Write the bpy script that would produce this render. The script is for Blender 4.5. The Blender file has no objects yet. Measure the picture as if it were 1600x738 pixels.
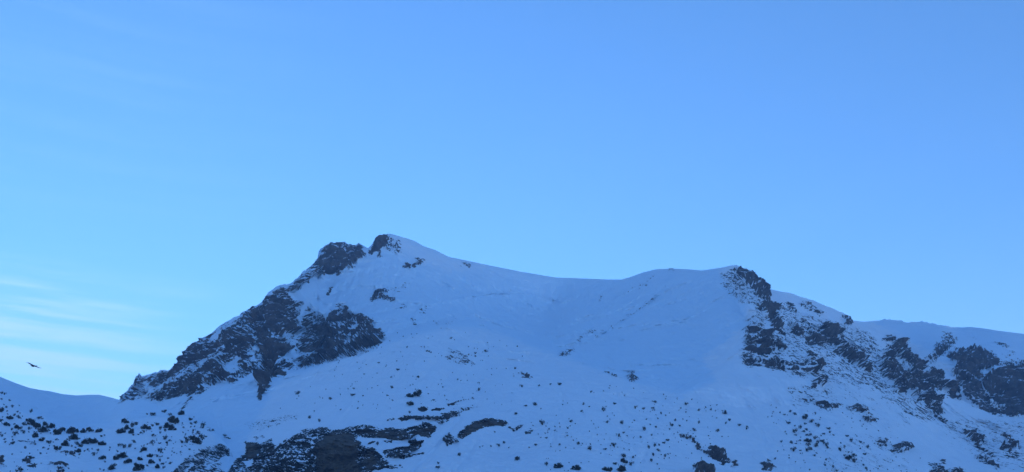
import bpy, math, random
import numpy as np
from mathutils import Vector

random.seed(7)
rng = np.random.default_rng(7)
sc = bpy.context.scene
C = bpy.data.collections.new('place'); sc.collection.children.link(C)

# ------------------------------------------------------------------ camera
F = 1715.0                     # focal length in image pixels (frame is 1600 x 738 of them)
PITCH = math.radians(18.0)
EYE = np.array([0.0, 0.0, 1.7])
cp, sp = math.cos(PITCH), math.sin(PITCH)
cam_d = bpy.data.cameras.new('camera'); cam = bpy.data.objects.new('camera', cam_d)
sc.collection.objects.link(cam); sc.camera = cam
cam_d.sensor_width = 36; cam_d.lens = 36 * F / 1600
cam_d.clip_start = 0.5; cam_d.clip_end = 40000
cam.location = EYE; cam.rotation_euler = (math.radians(90) + PITCH, 0, 0)

def world(px, py, Y):
    """image pixel coordinates (px, py) and forward distance Y -> world point"""
    xc = (np.asarray(px, float) - 800) / F; yc = (369 - np.asarray(py, float)) / F
    dx, dy, dz = xc, cp - yc * sp, sp + yc * cp
    k = Y / dy
    return np.stack([dx * k, dy * k, dz * k + EYE[2]], -1)

# ------------------------------------------------------------------ noise
U = np.uint32
def _hash(ix, iy, iz, s):
    h = ix * U(374761393) + iy * U(668265263) + iz * U(2147483647) + U((s * 974634777) & 0xffffffff)
    h = (h ^ (h >> U(13))) * U(1274126177)
    h = (h ^ (h >> U(16))) * U(2246822519)
    return h ^ (h >> U(15))
G = np.array([(1,1,0),(-1,1,0),(1,-1,0),(-1,-1,0),(1,0,1),(-1,0,1),(1,0,-1),(-1,0,-1),(0,1,1),(0,-1,1),(0,1,-1),(0,-1,-1)], np.float32)
GX_, GY_, GZ_ = (np.ascontiguousarray(G[:, k]) for k in range(3))
def perlin(p, s=0):
    fl = np.floor(p); f = (p - fl).astype(np.float32); i = fl.astype(np.int64).astype(np.uint32)
    x, y, z = (np.ascontiguousarray(f[..., k]) for k in range(3)); ix, iy, iz = (np.ascontiguousarray(i[..., k]) for k in range(3))
    ux, uy, uz = (q * q * q * (q * (q * 6 - 15) + 10) for q in (x, y, z))
    out = 0
    for a in (0, 1):
        wx = ux if a else 1 - ux
        for b in (0, 1):
            wxy = wx * (uy if b else 1 - uy)
            for c in (0, 1):
                h = _hash(ix + U(a), iy + U(b), iz + U(c), s) % U(12)
                out = out + wxy * (uz if c else 1 - uz) * (GX_[h] * (x - a) + GY_[h] * (y - b) + GZ_[h] * (z - c))
    return out * 1.4
def fbm(p, o=4, s=0, gain=0.5):
    t = 0; a = 1; n = 0
    for k in range(o):
        t = t + a * perlin(p * 2.03 ** k, s + k * 17); n += a; a *= gain
    return t / n ** 0.8
def ridged(p, o=4, s=0, gain=0.5):
    t = 0; a = 1; n = 0
    for k in range(o):
        t = t + a * (1 - 2 * np.abs(perlin(p * 2.03 ** k, s + k * 13))); n += a; a *= gain
    return t / n
def sstep(a, b, x):
    t = np.clip((x - a) / (b - a), 0, 1); return t * t * (3 - 2 * t)

# ------------------------------------------------------------------ rock mask drawn in image coordinates: how much bare rock at each pixel
X0, X1, Y0, Y1 = -220, 1820, 340, 780
cov = np.zeros((Y1 - Y0 + 1, X1 - X0 + 1))
reg = np.zeros(cov.shape, np.int32)
regions = []                   # (name, label, category, group)
def _sd_poly(pts, m):
    pts = np.array(pts, float)
    x0 = int(max(X0, pts[:, 0].min() - m)); x1 = int(min(X1, pts[:, 0].max() + m))
    y0 = int(max(Y0, pts[:, 1].min() - m)); y1 = int(min(Y1, pts[:, 1].max() + m))
    gx, gy = np.meshgrid(np.arange(x0, x1 + 1), np.arange(y0, y1 + 1))
    ins = np.zeros(gx.shape, bool); d = np.full(gx.shape, 1e9)
    n = len(pts)
    for i in range(n):
        ax, ay = pts[i]; bx, by = pts[(i + 1) % n]
        c = ((ay > gy) != (by > gy))
        with np.errstate(divide='ignore', invalid='ignore'):
            xi = (bx - ax) * (gy - ay) / ((by - ay) if by != ay else 1e-9) + ax
        ins ^= c & (gx < xi)
        t = np.clip(((gx - ax) * (bx - ax) + (gy - ay) * (by - ay)) / max(1e-9, (bx - ax) ** 2 + (by - ay) ** 2), 0, 1)
        d = np.minimum(d, np.hypot(gx - ax - t * (bx - ax), gy - ay - t * (by - ay)))
    return np.where(ins, d, -d), (slice(y0 - Y0, y1 - Y0 + 1), slice(x0 - X0, x1 - X0 + 1))
def _sd_line(pts, w):
    m = w + 6
    best = None
    pts = [tuple(p) for p in pts]
    a = np.array(pts, float)
    x0 = int(max(X0, a[:, 0].min() - m)); x1 = int(min(X1, a[:, 0].max() + m))
    y0 = int(max(Y0, a[:, 1].min() - m)); y1 = int(min(Y1, a[:, 1].max() + m))
    gx, gy = np.meshgrid(np.arange(x0, x1 + 1), np.arange(y0, y1 + 1))
    d = np.full(gx.shape, 1e9)
    if len(pts) == 1: pts = pts * 2
    for (ax, ay), (bx, by) in zip(pts[:-1], pts[1:]):
        t = np.clip(((gx - ax) * (bx - ax) + (gy - ay) * (by - ay)) / max(1e-9, (bx - ax) ** 2 + (by - ay) ** 2), 0, 1)
        d = np.minimum(d, np.hypot(gx - ax - t * (bx - ax), gy - ay - t * (by - ay)))
    return w - d, (slice(y0 - Y0, y1 - Y0 + 1), slice(x0 - X0, x1 - X0 + 1))
def paint(sd, sl, v, soft, r):
    w = sstep(-soft, soft, sd)
    if v > 0: cov[sl] = np.maximum(cov[sl], v * w) if r != 'over' else cov[sl] * (1 - w) + v * w
    else: cov[sl] = cov[sl] * (1 - w)
    if isinstance(r, int) and r > 0:
        s = reg[sl]; s[(sd > -2.5) & (s == 0)] = r
def R(label, cat='crag wall', name='crag_wall', group=None):
    regions.append((name, label, cat, group)); return len(regions)
def P(v, pts, r=0, soft=4.5): sd, sl = _sd_poly(pts, soft + 3); paint(sd, sl, v, soft, r)
def L(v, pts, w, r=0, soft=1.5): sd, sl = _sd_line(pts, w); paint(sd, sl, v, soft, r)

# --- left rock wall
r = R('broad streaked rock wall below the long left ridge, left of the dark buttress')
P(.65, [(183,632),(200,612),(217,583),(222,590),(245,583),(262,580),(275,570),(292,546),(300,536),(330,521),(345,508),(360,502),(397,486),(396,506),(404,545),(403,574),(386,588),(369,598),(341,600),(322,608),(309,617),(273,622),(249,628),(238,626),(217,622)], r, 4)
P(.88, [(264,579),(288,557),(298,540),(320,528),(338,532),(330,544),(315,560),(292,566),(270,581)], r)
P(.73, [(318,576),(345,551),(367,550),(397,520),(402,545),(388,565),(352,592),(322,598)], r, 5)
P(.82, [(322,594),(340,588),(384,578),(384,585),(367,595),(339,597),(320,603)], r)
P(.82, [(350,535),(372,516),(390,505),(398,520),(392,540),(360,552)], r, 4)
L(.25, [(352,541),(320,566),(285,597)], 2.5, 'over', 3)
L(.36, [(296,575),(262,596),(227,619)], 5, 'over', 5)
L(.2, [(372,560),(358,575)], 6, 'over', 4)
L(.25, [(390,548),(397,562)], 5, 'over', 4)
r = R('small pointed rock horn at the lower left end of the ridge', 'rock horn', 'rock_horn')
P(.86, [(183,626),(200,610),(211,592),(215,584),(220,588),(226,606),(216,622),(205,626)], r)
L(.15, [(229,600),(233,612)], 3, 'over', 3)
L(0, [(335,525),(370,507),(405,485),(438,464)], 3.6, 'over', 2.5)
L(.75, [(338,532),(365,516),(392,498)], 2.2, 0)
L(.7, [(372,494),(398,480)], 1.8)
r = R('dark near-vertical buttress of bare rock in the middle of the left wall', 'rock buttress', 'rock_buttress')
P(.935, [(398,486),(414,478),(429,467),(449,462),(454,470),(468,475),(469,480),(455,489),(462,504),(462,526),(451,545),(442,560),(440,578),(446,586),(425,588),(418,610),(405,624),(405,590),(404,578),(406,545),(395,506)], r)
P(.75, [(455,489),(470,476),(468,484),(462,500)], r)
L(.35, [(428,527),(434,531)], 5, 'over', 4)
L(.3, [(446,522),(456,534),(448,545)], 3.5, 'over', 3)
L(.35, [(432,566),(440,560)], 4, 'over', 3)
P(.75, [(405,580),(446,586),(460,572),(455,560),(440,562)], r)
L(.8, [(405,622),(412,612),(420,598)], 3, r)
r = R('jagged topped rock face right of the dark buttress, above the smooth front snow ridge')
P(.70, [(462,578),(466,540),(473,492),(481,480),(487,482),(500,494),(511,490),(528,480),(533,474),(541,480),(548,488),(556,488),(567,496),(580,498),(584,511),(595,513),(602,528),(595,537),(574,551),(545,558),(488,571)], r)
P(.90, [(471,515),(500,508),(526,516),(539,528),(541,545),(526,562),(490,569),(500,545),(473,541)], r)
P(.85, [(528,482),(536,476),(552,490),(550,505),(530,505)], r)
P(.85, [(570,525),(595,515),(601,528),(590,538),(575,548),(566,540)], r)
L(.1, [(561,499),(553,518),(546,541)], 3.6, 'over', 3)
L(.15, [(511,528),(496,549),(483,566)], 1.8, 'over', 2)
L(.3, [(490,505),(512,505)], 3, 'over', 3)
L(.3, [(524,534),(530,536)], 3, 'over', 2)
L(.25, [(462,556),(480,552),(476,560)], 3, 'over', 3)
L(0, [(468,484),(471,500),(466,516),(462,530)], 2.8, 'over', 2)
# --- top ridge and peak
r = R('black crag with a knobbly flat top just left of the highest peak', 'crag', 'crag')
P(.87, [(454,446),(472,430),(496,406),(499,394),(508,384),(532,379),(559,379),(567,385),(570,397),(564,411),(548,420),(529,425),(505,429),(483,434),(475,443),(456,457),(440,468),(440,459)], r)
P(.97, [(500,395),(512,386),(535,384),(540,400),(520,408),(500,408)], r)
P(.97, [(545,400),(568,396),(564,410),(548,419)], r)
L(.8, [(523,428),(531,430)], 2, r)
r = R('small rounded rock rib with a snow cap on the left skyline', 'rock rib', 'rock_rib')
P(.68, [(409,474),(425,458),(444,449),(448,455),(430,464),(414,474)], r, 2)
P(.70, [(413,478),(440,467),(456,457),(470,446),(472,450),(448,462),(420,478)], 0, 2)
r = R('dark pyramid of bare rock on the left side of the highest peak', 'peak', 'peak_rock')
P(.98, [(567,407),(577,396),(582,386),(586,368),(597,361),(606,362),(605,376),(600,386),(594,397),(588,392),(576,400)], r, 2)
L(.6, [(590,392),(593,400)], 3, r)
P(.52, [(604,368),(613,370),(627,383),(625,394),(608,394),(600,386)], r, 2)
# --- lone outcrops on the upper snow
r = R('small slanting rock patch on the snow right below the highest peak', 'rock outcrop', 'rock_outcrop')
L(.85, [(633,415),(642,418),(650,411),(660,407)], 3.2, r)
r = R('tiny rock patch just under the skyline right of the highest peak', 'rock outcrop', 'rock_outcrop')
L(.7, [(723,412),(734,416)], 3.4, r)
r = R('crescent of dark rock on the open snow above the jagged rock face', 'rock outcrop', 'rock_outcrop')
L(.95, [(580,471),(587,462),(594,457),(604,455)], 2.0, r)
L(.7, [(604,455),(619,452),(635,443)], 1.2, r, 1)
P(.58, [(581,471),(594,459),(608,463),(620,468),(617,473),(600,471)], r, 2)
r = R('faint scrap of rock on the snow left of the rock crescent', 'rock outcrop', 'rock_outcrop')
L(.62, [(511,458),(517,452)], 3, r)
L(.6, [(628,482),(629,476)], 2); L(.6, [(645,500),(644,506)], 3); L(.6, [(658,488),(668,482)], 2)
r = R('short slanting rock rib at the foot of the smooth snow bowl', 'rock outcrop', 'rock_outcrop')
L(.9, [(877,554),(886,551),(895,546)], 2.6, r); L(.7, [(903,535),(914,522),(928,516)], 1.3, r, 1.2)
L(.66, [(930,525),(957,510),(990,489),(1030,460)], .8, 0, 1.3)
L(.62, [(999,452),(1014,443)], 1.4, 0, 1.3); L(.6, [(979,457),(1022,432)], .8, 0, 1.2)
L(.4, [(1040,450),(1095,436)], .5, 0, 1.1)
L(.4, [(1066,500),(1110,472)], .5, 0, 1.1)
L(.42, [(975,480),(1050,432)], .5, 0, 1.1)
L(.62, [(855,466),(872,469)], .6, 0, 1.2); L(.58, [(765,459),(800,457)], .6, 0, 1.2)
L(.7, [(1046,420),(1052,419)], 1.6, 0, 1.2); L(.6, [(938,468),(941,462)], 1.5, 0)
# --- right summit and its flank
r = R('broken rock bands on the snowy right summit', 'rock bands', 'rock_bands')
P(.72, [(1146,424),(1162,421),(1181,432),(1192,447),(1206,462),(1203,469),(1184,465),(1172,445),(1160,436)], r, 3)
P(.40, [(1126,428),(1149,417),(1192,447),(1208,470),(1190,482),(1154,473),(1128,444)], r, 3)
r = R('tall dark rock pillar below the right summit', 'rock pillar', 'rock_pillar')
P(.98, [(1200,475),(1211,472),(1216,479),(1217,506),(1208,504),(1200,500)], r, 2)
P(.72, [(1181,474),(1200,474),(1201,484),(1186,483)], r, 2)
L(.85, [(1205,504),(1214,512),(1222,519)], 4, r, 2)
r = R('squat rock face right of the tall pillar on the right flank')
P(.85, [(1229,508),(1246,500),(1256,518),(1253,525),(1237,519)], r, 3)
P(.62, [(1222,472),(1241,474),(1242,490),(1232,486)], r, 3)
r = R('scattered purple-brown rocks close under the right skyline', 'rock outcrop', 'rock_outcrop')
P(.58, [(1249,468),(1262,472),(1287,490),(1280,494),(1252,480)], r, 3)
P(.72, [(1311,495),(1327,493),(1334,505),(1323,512)], r, 3)
r = R('dark angular rock face below and left of the tall pillar')
P(.60, [(1165,530),(1178,507),(1187,508),(1192,522),(1203,530),(1208,553),(1189,555),(1168,547)], r, 3)
P(.97, [(1184,525),(1195,520),(1203,533),(1202,555),(1184,552)], r, 2)
P(.85, [(1205,536),(1225,537),(1223,550),(1207,548)], r, 3)
r = R('long ragged rock band low on the right flank under the dark angular face', 'rock band', 'rock_band')
P(.68, [(1157,560),(1165,557),(1197,558),(1227,563),(1228,581),(1203,573),(1168,572)], r, 3)
P(.92, [(1214,567),(1227,565),(1227,580),(1220,578)], r, 2)
P(.60, [(1228,566),(1252,567),(1276,568),(1284,582),(1252,580),(1230,576)], r, 3)
P(.7, [(1260,550),(1270,553),(1276,566),(1283,580),(1275,582),(1262,566)], r, 3)
r = R('large rock face in the middle of the right flank')
P(.80, [(1260,525),(1262,508),(1274,520),(1287,505),(1300,507),(1314,524),(1317,540),(1306,545),(1290,533),(1273,541),(1261,536)], r, 3)
P(.97, [(1285,520),(1300,516),(1308,536),(1298,540),(1288,530)], r, 2)
r = R('diagonal rock rib running down to the right from the large flank face', 'rock rib', 'rock_rib')
P(.88, [(1298,548),(1315,545),(1332,554),(1362,582),(1352,580),(1330,566)], r, 3)
P(.40, [(1330,510),(1365,520),(1383,560),(1402,600),(1360,582),(1340,547)], 0, 5)
P(.62, [(1255,620),(1275,588),(1290,592),(1288,602),(1270,604)], 0, 3)
r = R('small rock knob on the upper right ridge above the brown cliff', 'rock outcrop', 'rock_outcrop')
P(.75, [(1374,530),(1396,522),(1400,533),(1380,535)], r, 2)
r = R('steep brown cliff on the right ridge with a sharp right edge', 'cliff', 'cliff')
P(.95, [(1384,540),(1407,536),(1416,544),(1426,562),(1414,569),(1396,554)], r, 2)
P(.75, [(1426,556),(1440,562),(1451,578),(1425,572),(1412,566)], r, 3)
P(.7, [(1376,548),(1392,556),(1405,570),(1380,562)], r, 3)
r = R('wide belt of dark broken rock across the right ridge', 'rock belt', 'rock_belt')
P(.84, [(1369,566),(1380,556),(1411,569),(1441,575),(1471,592),(1472,611),(1448,611),(1426,601),(1398,604),(1386,596),(1374,578)], r, 4)
P(.66, [(1384,598),(1420,602),(1434,615),(1424,622),(1396,612)], r, 4)
P(.93, [(1412,572),(1440,578),(1462,592),(1452,600),(1425,594)], r, 3)
r = R('smooth oval rock slab at the lower right end of the rock belt', 'rock slab', 'rock_slab')
P(.97, [(1473,601),(1486,604),(1503,621),(1502,627),(1482,622)], r, 2)
r = R('rock face hanging below the rock belt on the right ridge')
P(.76, [(1424,620),(1448,616),(1460,626),(1474,645),(1472,650),(1455,642),(1441,633)], r, 3)
L(.62, [(1460,648),(1478,658)], 3, r)
P(.37, [(1150,560),(1160,510),(1185,470),(1240,480),(1310,500),(1340,510),(1400,560),(1440,600),(1470,650),(1440,655),(1380,620),(1300,600),(1230,590)], 0, 10)
P(.30, [(1220,600),(1300,600),(1330,640),(1300,650),(1240,640)], 0, 8)
# --- far right hills
P(.74, [(1488,582),(1545,572),(1562,600),(1535,642),(1504,612)], 0, 4)
P(.52, [(1556,566),(1600,560),(1700,560),(1700,590),(1560,590)], 0, 4)
r = R('serrated snowy rock spur on the far right hill', 'rock spur', 'rock_spur')
P(.52, [(1448,563),(1462,538),(1478,519),(1492,524),(1498,532),(1484,548),(1466,560),(1452,572)], r, 3)
L(.85, [(1452,560),(1464,551),(1480,545)], 3, r, 2)
r = R('dark upper cliff on the far right hill, under its long snow shoulder', 'cliff', 'cliff')
P(.88, [(1479,553),(1490,548),(1501,544),(1520,549),(1548,549),(1564,567),(1539,577),(1528,592),(1500,590),(1485,588),(1494,573)], r, 4)
r = R('tall dark cliff at the right edge of the view', 'cliff', 'cliff')
P(.88, [(1537,586),(1562,577),(1600,574),(1820,560),(1820,652),(1600,649),(1577,650),(1550,647),(1520,632),(1508,612),(1520,600)], r, 4)
P(.98, [(1573,603),(1590,598),(1605,603),(1608,649),(1570,650)], r, 3)
L(.15, [(1534,598),(1546,618),(1558,640)], 1.2, 'over', 1.6)
L(.2, [(1520,590),(1533,596)], 2.5, 'over', 3)
L(0, [(1536,583),(1562,572)], 3, 'over', 2)
r = R('small rock patch high on the far right snow shoulder', 'rock outcrop', 'rock_outcrop')
L(.8, [(1559,537),(1573,541)], 2, r); L(.5, [(1570,556),(1584,553)], 2, r); L(.6, [(1522,528),(1530,531)], 1.2)
r = R('tiny rock patch in the snow hollow between the right ridges', 'rock outcrop', 'rock_outcrop')
L(.62, [(1416,537),(1421,531)], 3, r)
# --- right lower slope
r = R('speckled rock band on the right slope above the bush cluster', 'rock band', 'rock_band')
P(.62, [(1250,622),(1275,621),(1292,631),(1311,629),(1312,638),(1290,642),(1268,635)], r, 2.5)
L(.9, [(1291,637),(1300,636)], 2.5, r)
r = R('flat grey rock band on the right slope, ending in loose stones', 'rock band', 'rock_band')
P(.62, [(1318,639),(1335,634),(1352,636),(1362,647),(1340,646)], r, 2)
L(.65, [(1348,651),(1360,656),(1368,658)], 2.5, r)
r = R('oval rock patch low on the right slope', 'rock outcrop', 'rock_outcrop')
P(.70, [(1390,704),(1403,694),(1412,693),(1428,696),(1418,705),(1399,709)], r, 2)
r = R('thin broken rock band just left of the oval rock patch', 'rock outcrop', 'rock_outcrop')
P(.62, [(1362,687),(1388,691),(1381,702),(1370,697)], r, 2)
r = R('long diagonal rock rib on the lower right snowfield', 'rock rib', 'rock_rib')
L(.85, [(1507,675),(1516,680),(1532,696)], 2.8, r); L(.72, [(1532,698),(1545,706),(1558,713)], 3.2, r)
L(.62, [(1524,678),(1536,684)], 1.5, r)
r = R('broken rocks at the bottom edge of the right snowfield', 'rock outcrop', 'rock_outcrop')
P(.62, [(1452,733),(1458,727),(1472,729),(1476,735),(1500,731),(1512,745),(1460,745)], r, 2); L(.7, [(1454,724),(1474,722)], 1.8, r)
r = R('rock patch below the long diagonal rib on the right', 'rock outcrop', 'rock_outcrop')
L(.7, [(1522,715),(1533,711)], 3.2, r); L(.6, [(1533,716),(1542,724)], 2, r); L(.6,[(1545,722),(1556,730)],2.5,r)
r = R('pair of rock streaks near the lower right corner', 'rock outcrop', 'rock_outcrop')
L(.72, [(1566,702),(1578,708)], 3, r); L(.7, [(1580,696),(1594,701)], 2, r); L(.7, [(1575,713),(1590,712)], 2.5, r)
L(.55, [(1569,680),(1580,690)], 4)
P(.35, [(1380,600),(1410,612),(1440,640),(1470,655),(1450,662),(1400,642),(1372,620)], 0, 5)
P(.30, [(1440,650),(1600,655),(1700,660),(1700,738),(1560,738),(1500,700)], 0, 8)
P(.25, [(1240,600),(1330,560),(1400,610),(1440,660),(1380,690),(1300,640)], 0, 8)
P(.27, [(1290,700),(1360,670),(1420,700),(1440,738),(1280,745)], 0, 8)
# --- mid slope outcrops
r = R('split rock outcrop in the middle of the snow slope below the bowl', 'rock outcrop', 'rock_outcrop')
L(.8, [(947,580),(954,585),(961,589)], 1.5, r); P(.60, [(979,585),(988,583),(999,592),(986,597),(978,591)], r, 2)
r = R('slanting rock outcrop near the bottom of the slope, right of centre', 'rock outcrop', 'rock_outcrop')
L(.75, [(1063,682),(1081,686),(1090,697)], 2.6, r); P(.80, [(1108,696),(1124,697),(1131,706),(1127,715),(1112,711)], r, 2)
L(.95, [(1090,699),(1114,714),(1134,724)], 2.2, r); L(.95,[(1131,720),(1136,722)],3.5,r)
r = R('lone dark boulder right of the slanting outcrop', 'boulder', 'boulder')
L(.95, [(1146,723),(1150,726)], 3.6, r)
r = R('brown boulders at the bottom edge below the slanting outcrop', 'rock outcrop', 'rock_outcrop')
P(.78, [(1084,728),(1103,724),(1113,738),(1116,750),(1080,750)], r, 2)
r = R('cluster of small stones at the bottom edge, left of the right bush group', 'stones', 'stone_cluster')
P(.60, [(1186,722),(1203,718),(1210,733),(1195,736)], r, 2)
L(.85, [(802,671),(812,667)], 2.2); L(.6,[(822,675),(830,672)],3)
L(.8,[(662,545),(672,550)],1.6); L(.8,[(813,583),(828,591)],2.4); L(.7,[(695,507),(713,500)],.7,0,1.2); L(.65,[(680,506),(686,504)],.8,0,1.2)
L(.8, [(1011,562),(1012,563)], .5)
P(.42, [(700,545),(730,552),(745,570),(720,572),(690,560)], 0, 4)
# --- near ledges and cliffs
NEAR0 = len(regions) + 1
r = R('thin upper rock ledge above the long dark ledge, right of the big bush clump', 'rock ledge', 'rock_ledge')
P(.99, [(653,638),(667,635),(672,638),(665,644),(656,642)], r, 1.5); P(.99, [(674,642),(684,637),(694,637),(688,643)], r, 1.5)
L(.75, [(697,634),(710,630),(724,626)], 1.0, r, 1.2); L(.6,[(724,626),(745,624)],.7,r,1.2)
r = R('long slim dark rock ledge crossing the snow above the cliffs', 'rock ledge', 'rock_ledge')
P(.965, [(621,655),(631,651),(658,648),(663,650),(683,651),(708,643),(729,637),(733,638),(717,648),(683,659),(665,654),(640,655),(626,658)], r, 1.5)
L(.9, [(729,637),(751,635)], 1.1, r, 1); L(.92, [(609,654),(615,655)], 1.8, r, 1)
L(.85,[(686,660),(700,656)],.9,r,1)
r = R('curved rock cliff bending over a smooth snow hollow', 'cliff', 'cliff')
P(.955, [(715,677),(724,669),(738,660),(758,654),(775,656),(790,656),(793,663),(785,667),(770,666),(754,668),(738,674),(730,682),(724,686),(716,684)], r, 1.5)
L(.9, [(795,669),(803,671),(815,666)], 1.2, r, 1)
r = R('knobbly rock pile at the left foot of the curved cliff', 'rock pile', 'rock_pile')
P(.85, [(690,689),(700,676),(714,684),(716,692),(700,694)], r, 2)
r = R('long overhanging rock band to the right of the big brown cliff', 'cliff', 'cliff')
P(.92, [(548,667),(564,663),(580,665),(600,669),(641,670),(662,660),(679,664),(682,671),(672,683),(650,680),(636,688),(617,690),(594,682),(575,684),(556,682)], r, 2)
r = R('stepped rock ledge between two snow shelves right of the big brown cliff', 'rock ledge', 'rock_ledge')
P(.90, [(599,705),(615,702),(647,696),(647,690),(662,687),(660,696),(645,706),(629,716),(600,714)], r, 2)
P(.75, [(636,688),(650,684),(655,700),(640,697)], r, 2)
L(.92, [(590,732),(605,729),(626,729)], 2.2, r, 1.5)
L(.62, [(632,716),(648,711),(662,709)], 2, r); L(.62,[(574,693),(585,690)],2,r)
L(.7,[(602,690),(612,692)],1.5,r)
r = R('big brown-black cliff filling the lower left centre of the view', 'cliff', 'cliff')
P(.83, [(430,698),(447,688),(474,672),(507,668),(520,672),(536,672),(550,666),(557,683),(563,697),(589,704),(598,716),(610,722),(595,731),(576,737),(560,770),(400,780),(406,740),(414,715)], r, 3)
P(1.0, [(504,682),(549,678),(553,690),(556,712),(552,780),(486,780),(490,716)], r, 2)
P(.93, [(430,722),(490,716),(486,780),(425,780)], r, 6); P(.93, [(552,704),(592,716),(588,732),(560,760),(550,740)], r, 3)
r = R('square-topped dark rock block left of the big cliff', 'rock block', 'rock_block')
P(.99, [(384,690),(401,691),(408,693),(407,704),(400,718),(385,718),(376,712),(384,710)], r, 1.5)
P(.80, [(407,692),(424,686),(428,700),(412,708)], r, 2)
L(.8,[(399,686),(412,682)],1.8,r)
P(.87, [(355,745),(365,722),(378,712),(395,722),(407,704),(420,700),(432,697),(440,745),(400,780),(350,780)], r, 3)
P(0, [(379,720),(398,720),(392,728),(386,731)], 0, 2)
r = R('steep streaked crag in the lower left corner of the cliffs beside the snow gully', 'crag', 'crag')
P(.78, [(266,742),(290,716),(309,707),(322,697),(345,694),(358,701),(358,711),(343,722),(353,738),(352,780),(250,780)], r, 3)
L(0, [(322,734),(340,722),(352,714)], 1.6, 'over', 1.5); L(.2,[(290,738),(302,724)],2.5,'over',2)
NEAR1 = len(regions)
r = R('little rock scrap in the snow gully left of the square rock block', 'rock outcrop', 'rock_outcrop')
L(.8, [(352,681),(359,685)], 2, r)
r = R('short rock rib on the snow below the streaked left wall', 'rock outcrop', 'rock_outcrop')
L(.85, [(284,638),(292,630)], 2, r, 1.3); L(.6, [(292,628),(302,623),(303,627)], 1.4, r, 1.3)
# --- left hill ledges
LR0 = len(regions) + 1
r = R('dark rock at the very left edge near the bottom', 'rock outcrop', 'rock_outcrop')
P(.95, [(-30,712),(5,712),(9,728),(-10,730),(-40,724)], r, 2)
r = R('narrow sloping rock ledge among the bushes of the left hillside', 'rock ledge', 'rock_ledge')
L(.95, [(88,705),(103,709),(118,712)], 1.5, r, 1.2)
r = R('thin broken rock line on the left hillside under the dense bushes', 'rock ledge', 'rock_ledge')
L(.85, [(32,691),(45,694),(60,696)], 1.4, r, 1.2)
r = R('low dark outcrop in the bottom left of the left hillside', 'rock outcrop', 'rock_outcrop')
L(.92, [(42,721),(50,725),(60,728)], 2.6, r)
r = R('rock patch at the bottom edge of the left hillside', 'rock outcrop', 'rock_outcrop')
L(.88, [(78,726),(90,727),(101,728)], 2.4, r); L(.8,[(92,734),(98,736)],3,r)
r = R('thin rock line at the right end of the bushy knoll', 'rock ledge', 'rock_ledge')
L(.85, [(322,669),(334,673)], 1.2, r, 1.2)
P(.19, [(0,620),(60,660),(200,690),(320,690),(300,720),(200,740),(0,740)], 0, 10)
# stray stones belonging to the slopes: fine speckle on the open middle slope
P(.17, [(640,600),(800,560),(1000,610),(1160,650),(1180,738),(640,745),(690,700),(600,650),(470,640),(420,660),(440,630)], 0, 15)
P(.22, [(900,650),(1090,640),(1100,690),(980,720),(900,700)], 0, 10)
P(.30, [(370,660),(470,640),(470,655),(400,680)], 0, 6)

pale = np.zeros(cov.shape); lip = np.zeros(cov.shape)
def PALE(v, pts, soft=3):
    sd, sl = _sd_poly(pts, soft + 3); w_ = sstep(-soft, soft, sd); pale[sl] = np.maximum(pale[sl], v * w_)
PALE(1, [(504,684),(520,678),(549,678),(555,692),(557,712),(560,735),(556,780),(488,780),(490,716)], 4)
PALE(.8, [(566,712),(580,706),(586,725),(570,745)], 4)
PALE(.75, [(385,693),(399,693),(401,716),(386,716)], 2)
PALE(.9, [(718,684),(730,668),(745,660),(760,657),(790,660),(780,666),(754,668),(738,674),(726,684)], 2)
PALE(.55, [(556,676),(600,672),(640,676),(672,664),(678,668),(668,682),(640,682),(617,690),(594,682)], 3)
PALE(.5, [(685,658),(712,642),(712,650),(690,658)], 2)
PALE(.6, [(1110,700),(1126,700),(1126,710),(1114,708)], 2); PALE(.5, [(1200,480),(1215,480),(1216,504),(1202,500)], 2)
PALE(.45, [(1476,605),(1490,608),(1500,622),(1484,620)], 2)
def LIP(h, pts, w_=1.6):
    sd, sl = _sd_line(pts, w_ * 3); d = w_ * 3 - sd; lip[sl] = lip[sl] + h * np.exp(-(d / w_) ** 2)
LIP(3.0, [(1085,435),(1030,458),(990,489),(957,510),(938,522)], 1.7); LIP(2.2, [(958,469),(979,457),(1022,432),(1036,424)], 1.5)
LIP(1.6, [(945,480),(1000,443),(1012,436)], 1.5); LIP(1.8, [(1020,490),(1050,470),(1082,450),(1105,432)], 1.6); LIP(1.3, [(1060,505),(1110,472),(1130,462)], 1.6)
LIP(2.0, [(840,463),(855,466),(875,470)], 1.2); LIP(2.0, [(740,463),(765,459),(810,457),(830,460)], 1.4); LIP(1.6, [(690,500),(713,500),(740,491)], 1.3)
LIP(1.6, [(640,500),(660,478),(700,470),(740,462)], 2.2); LIP(1.3, [(800,447),(840,452)], 1.5)
for gx0, gy0, gx1, gy1, gh in ((720,652,640,745,-2.5),(745,690,700,745,-1.6),(700,520,655,600,-1.2),(760,530,745,640,-1.4),(560,610,520,662,-1.2),(880,590,860,700,-1.3),(960,610,980,700,-1.0),(1150,600,1210,740,-1.3),(330,640,352,720,-1.6),(480,600,400,680,-1.4),(360,600,340,660,-1.3),(1030,640,990,745,-1.0),(1250,640,1230,735,-1.0)):
    LIP(gh * .5, [(gx0, gy0), ((gx0 + gx1) / 2 + 6, (gy0 + gy1) / 2), (gx1, gy1)], 4.0)

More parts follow.
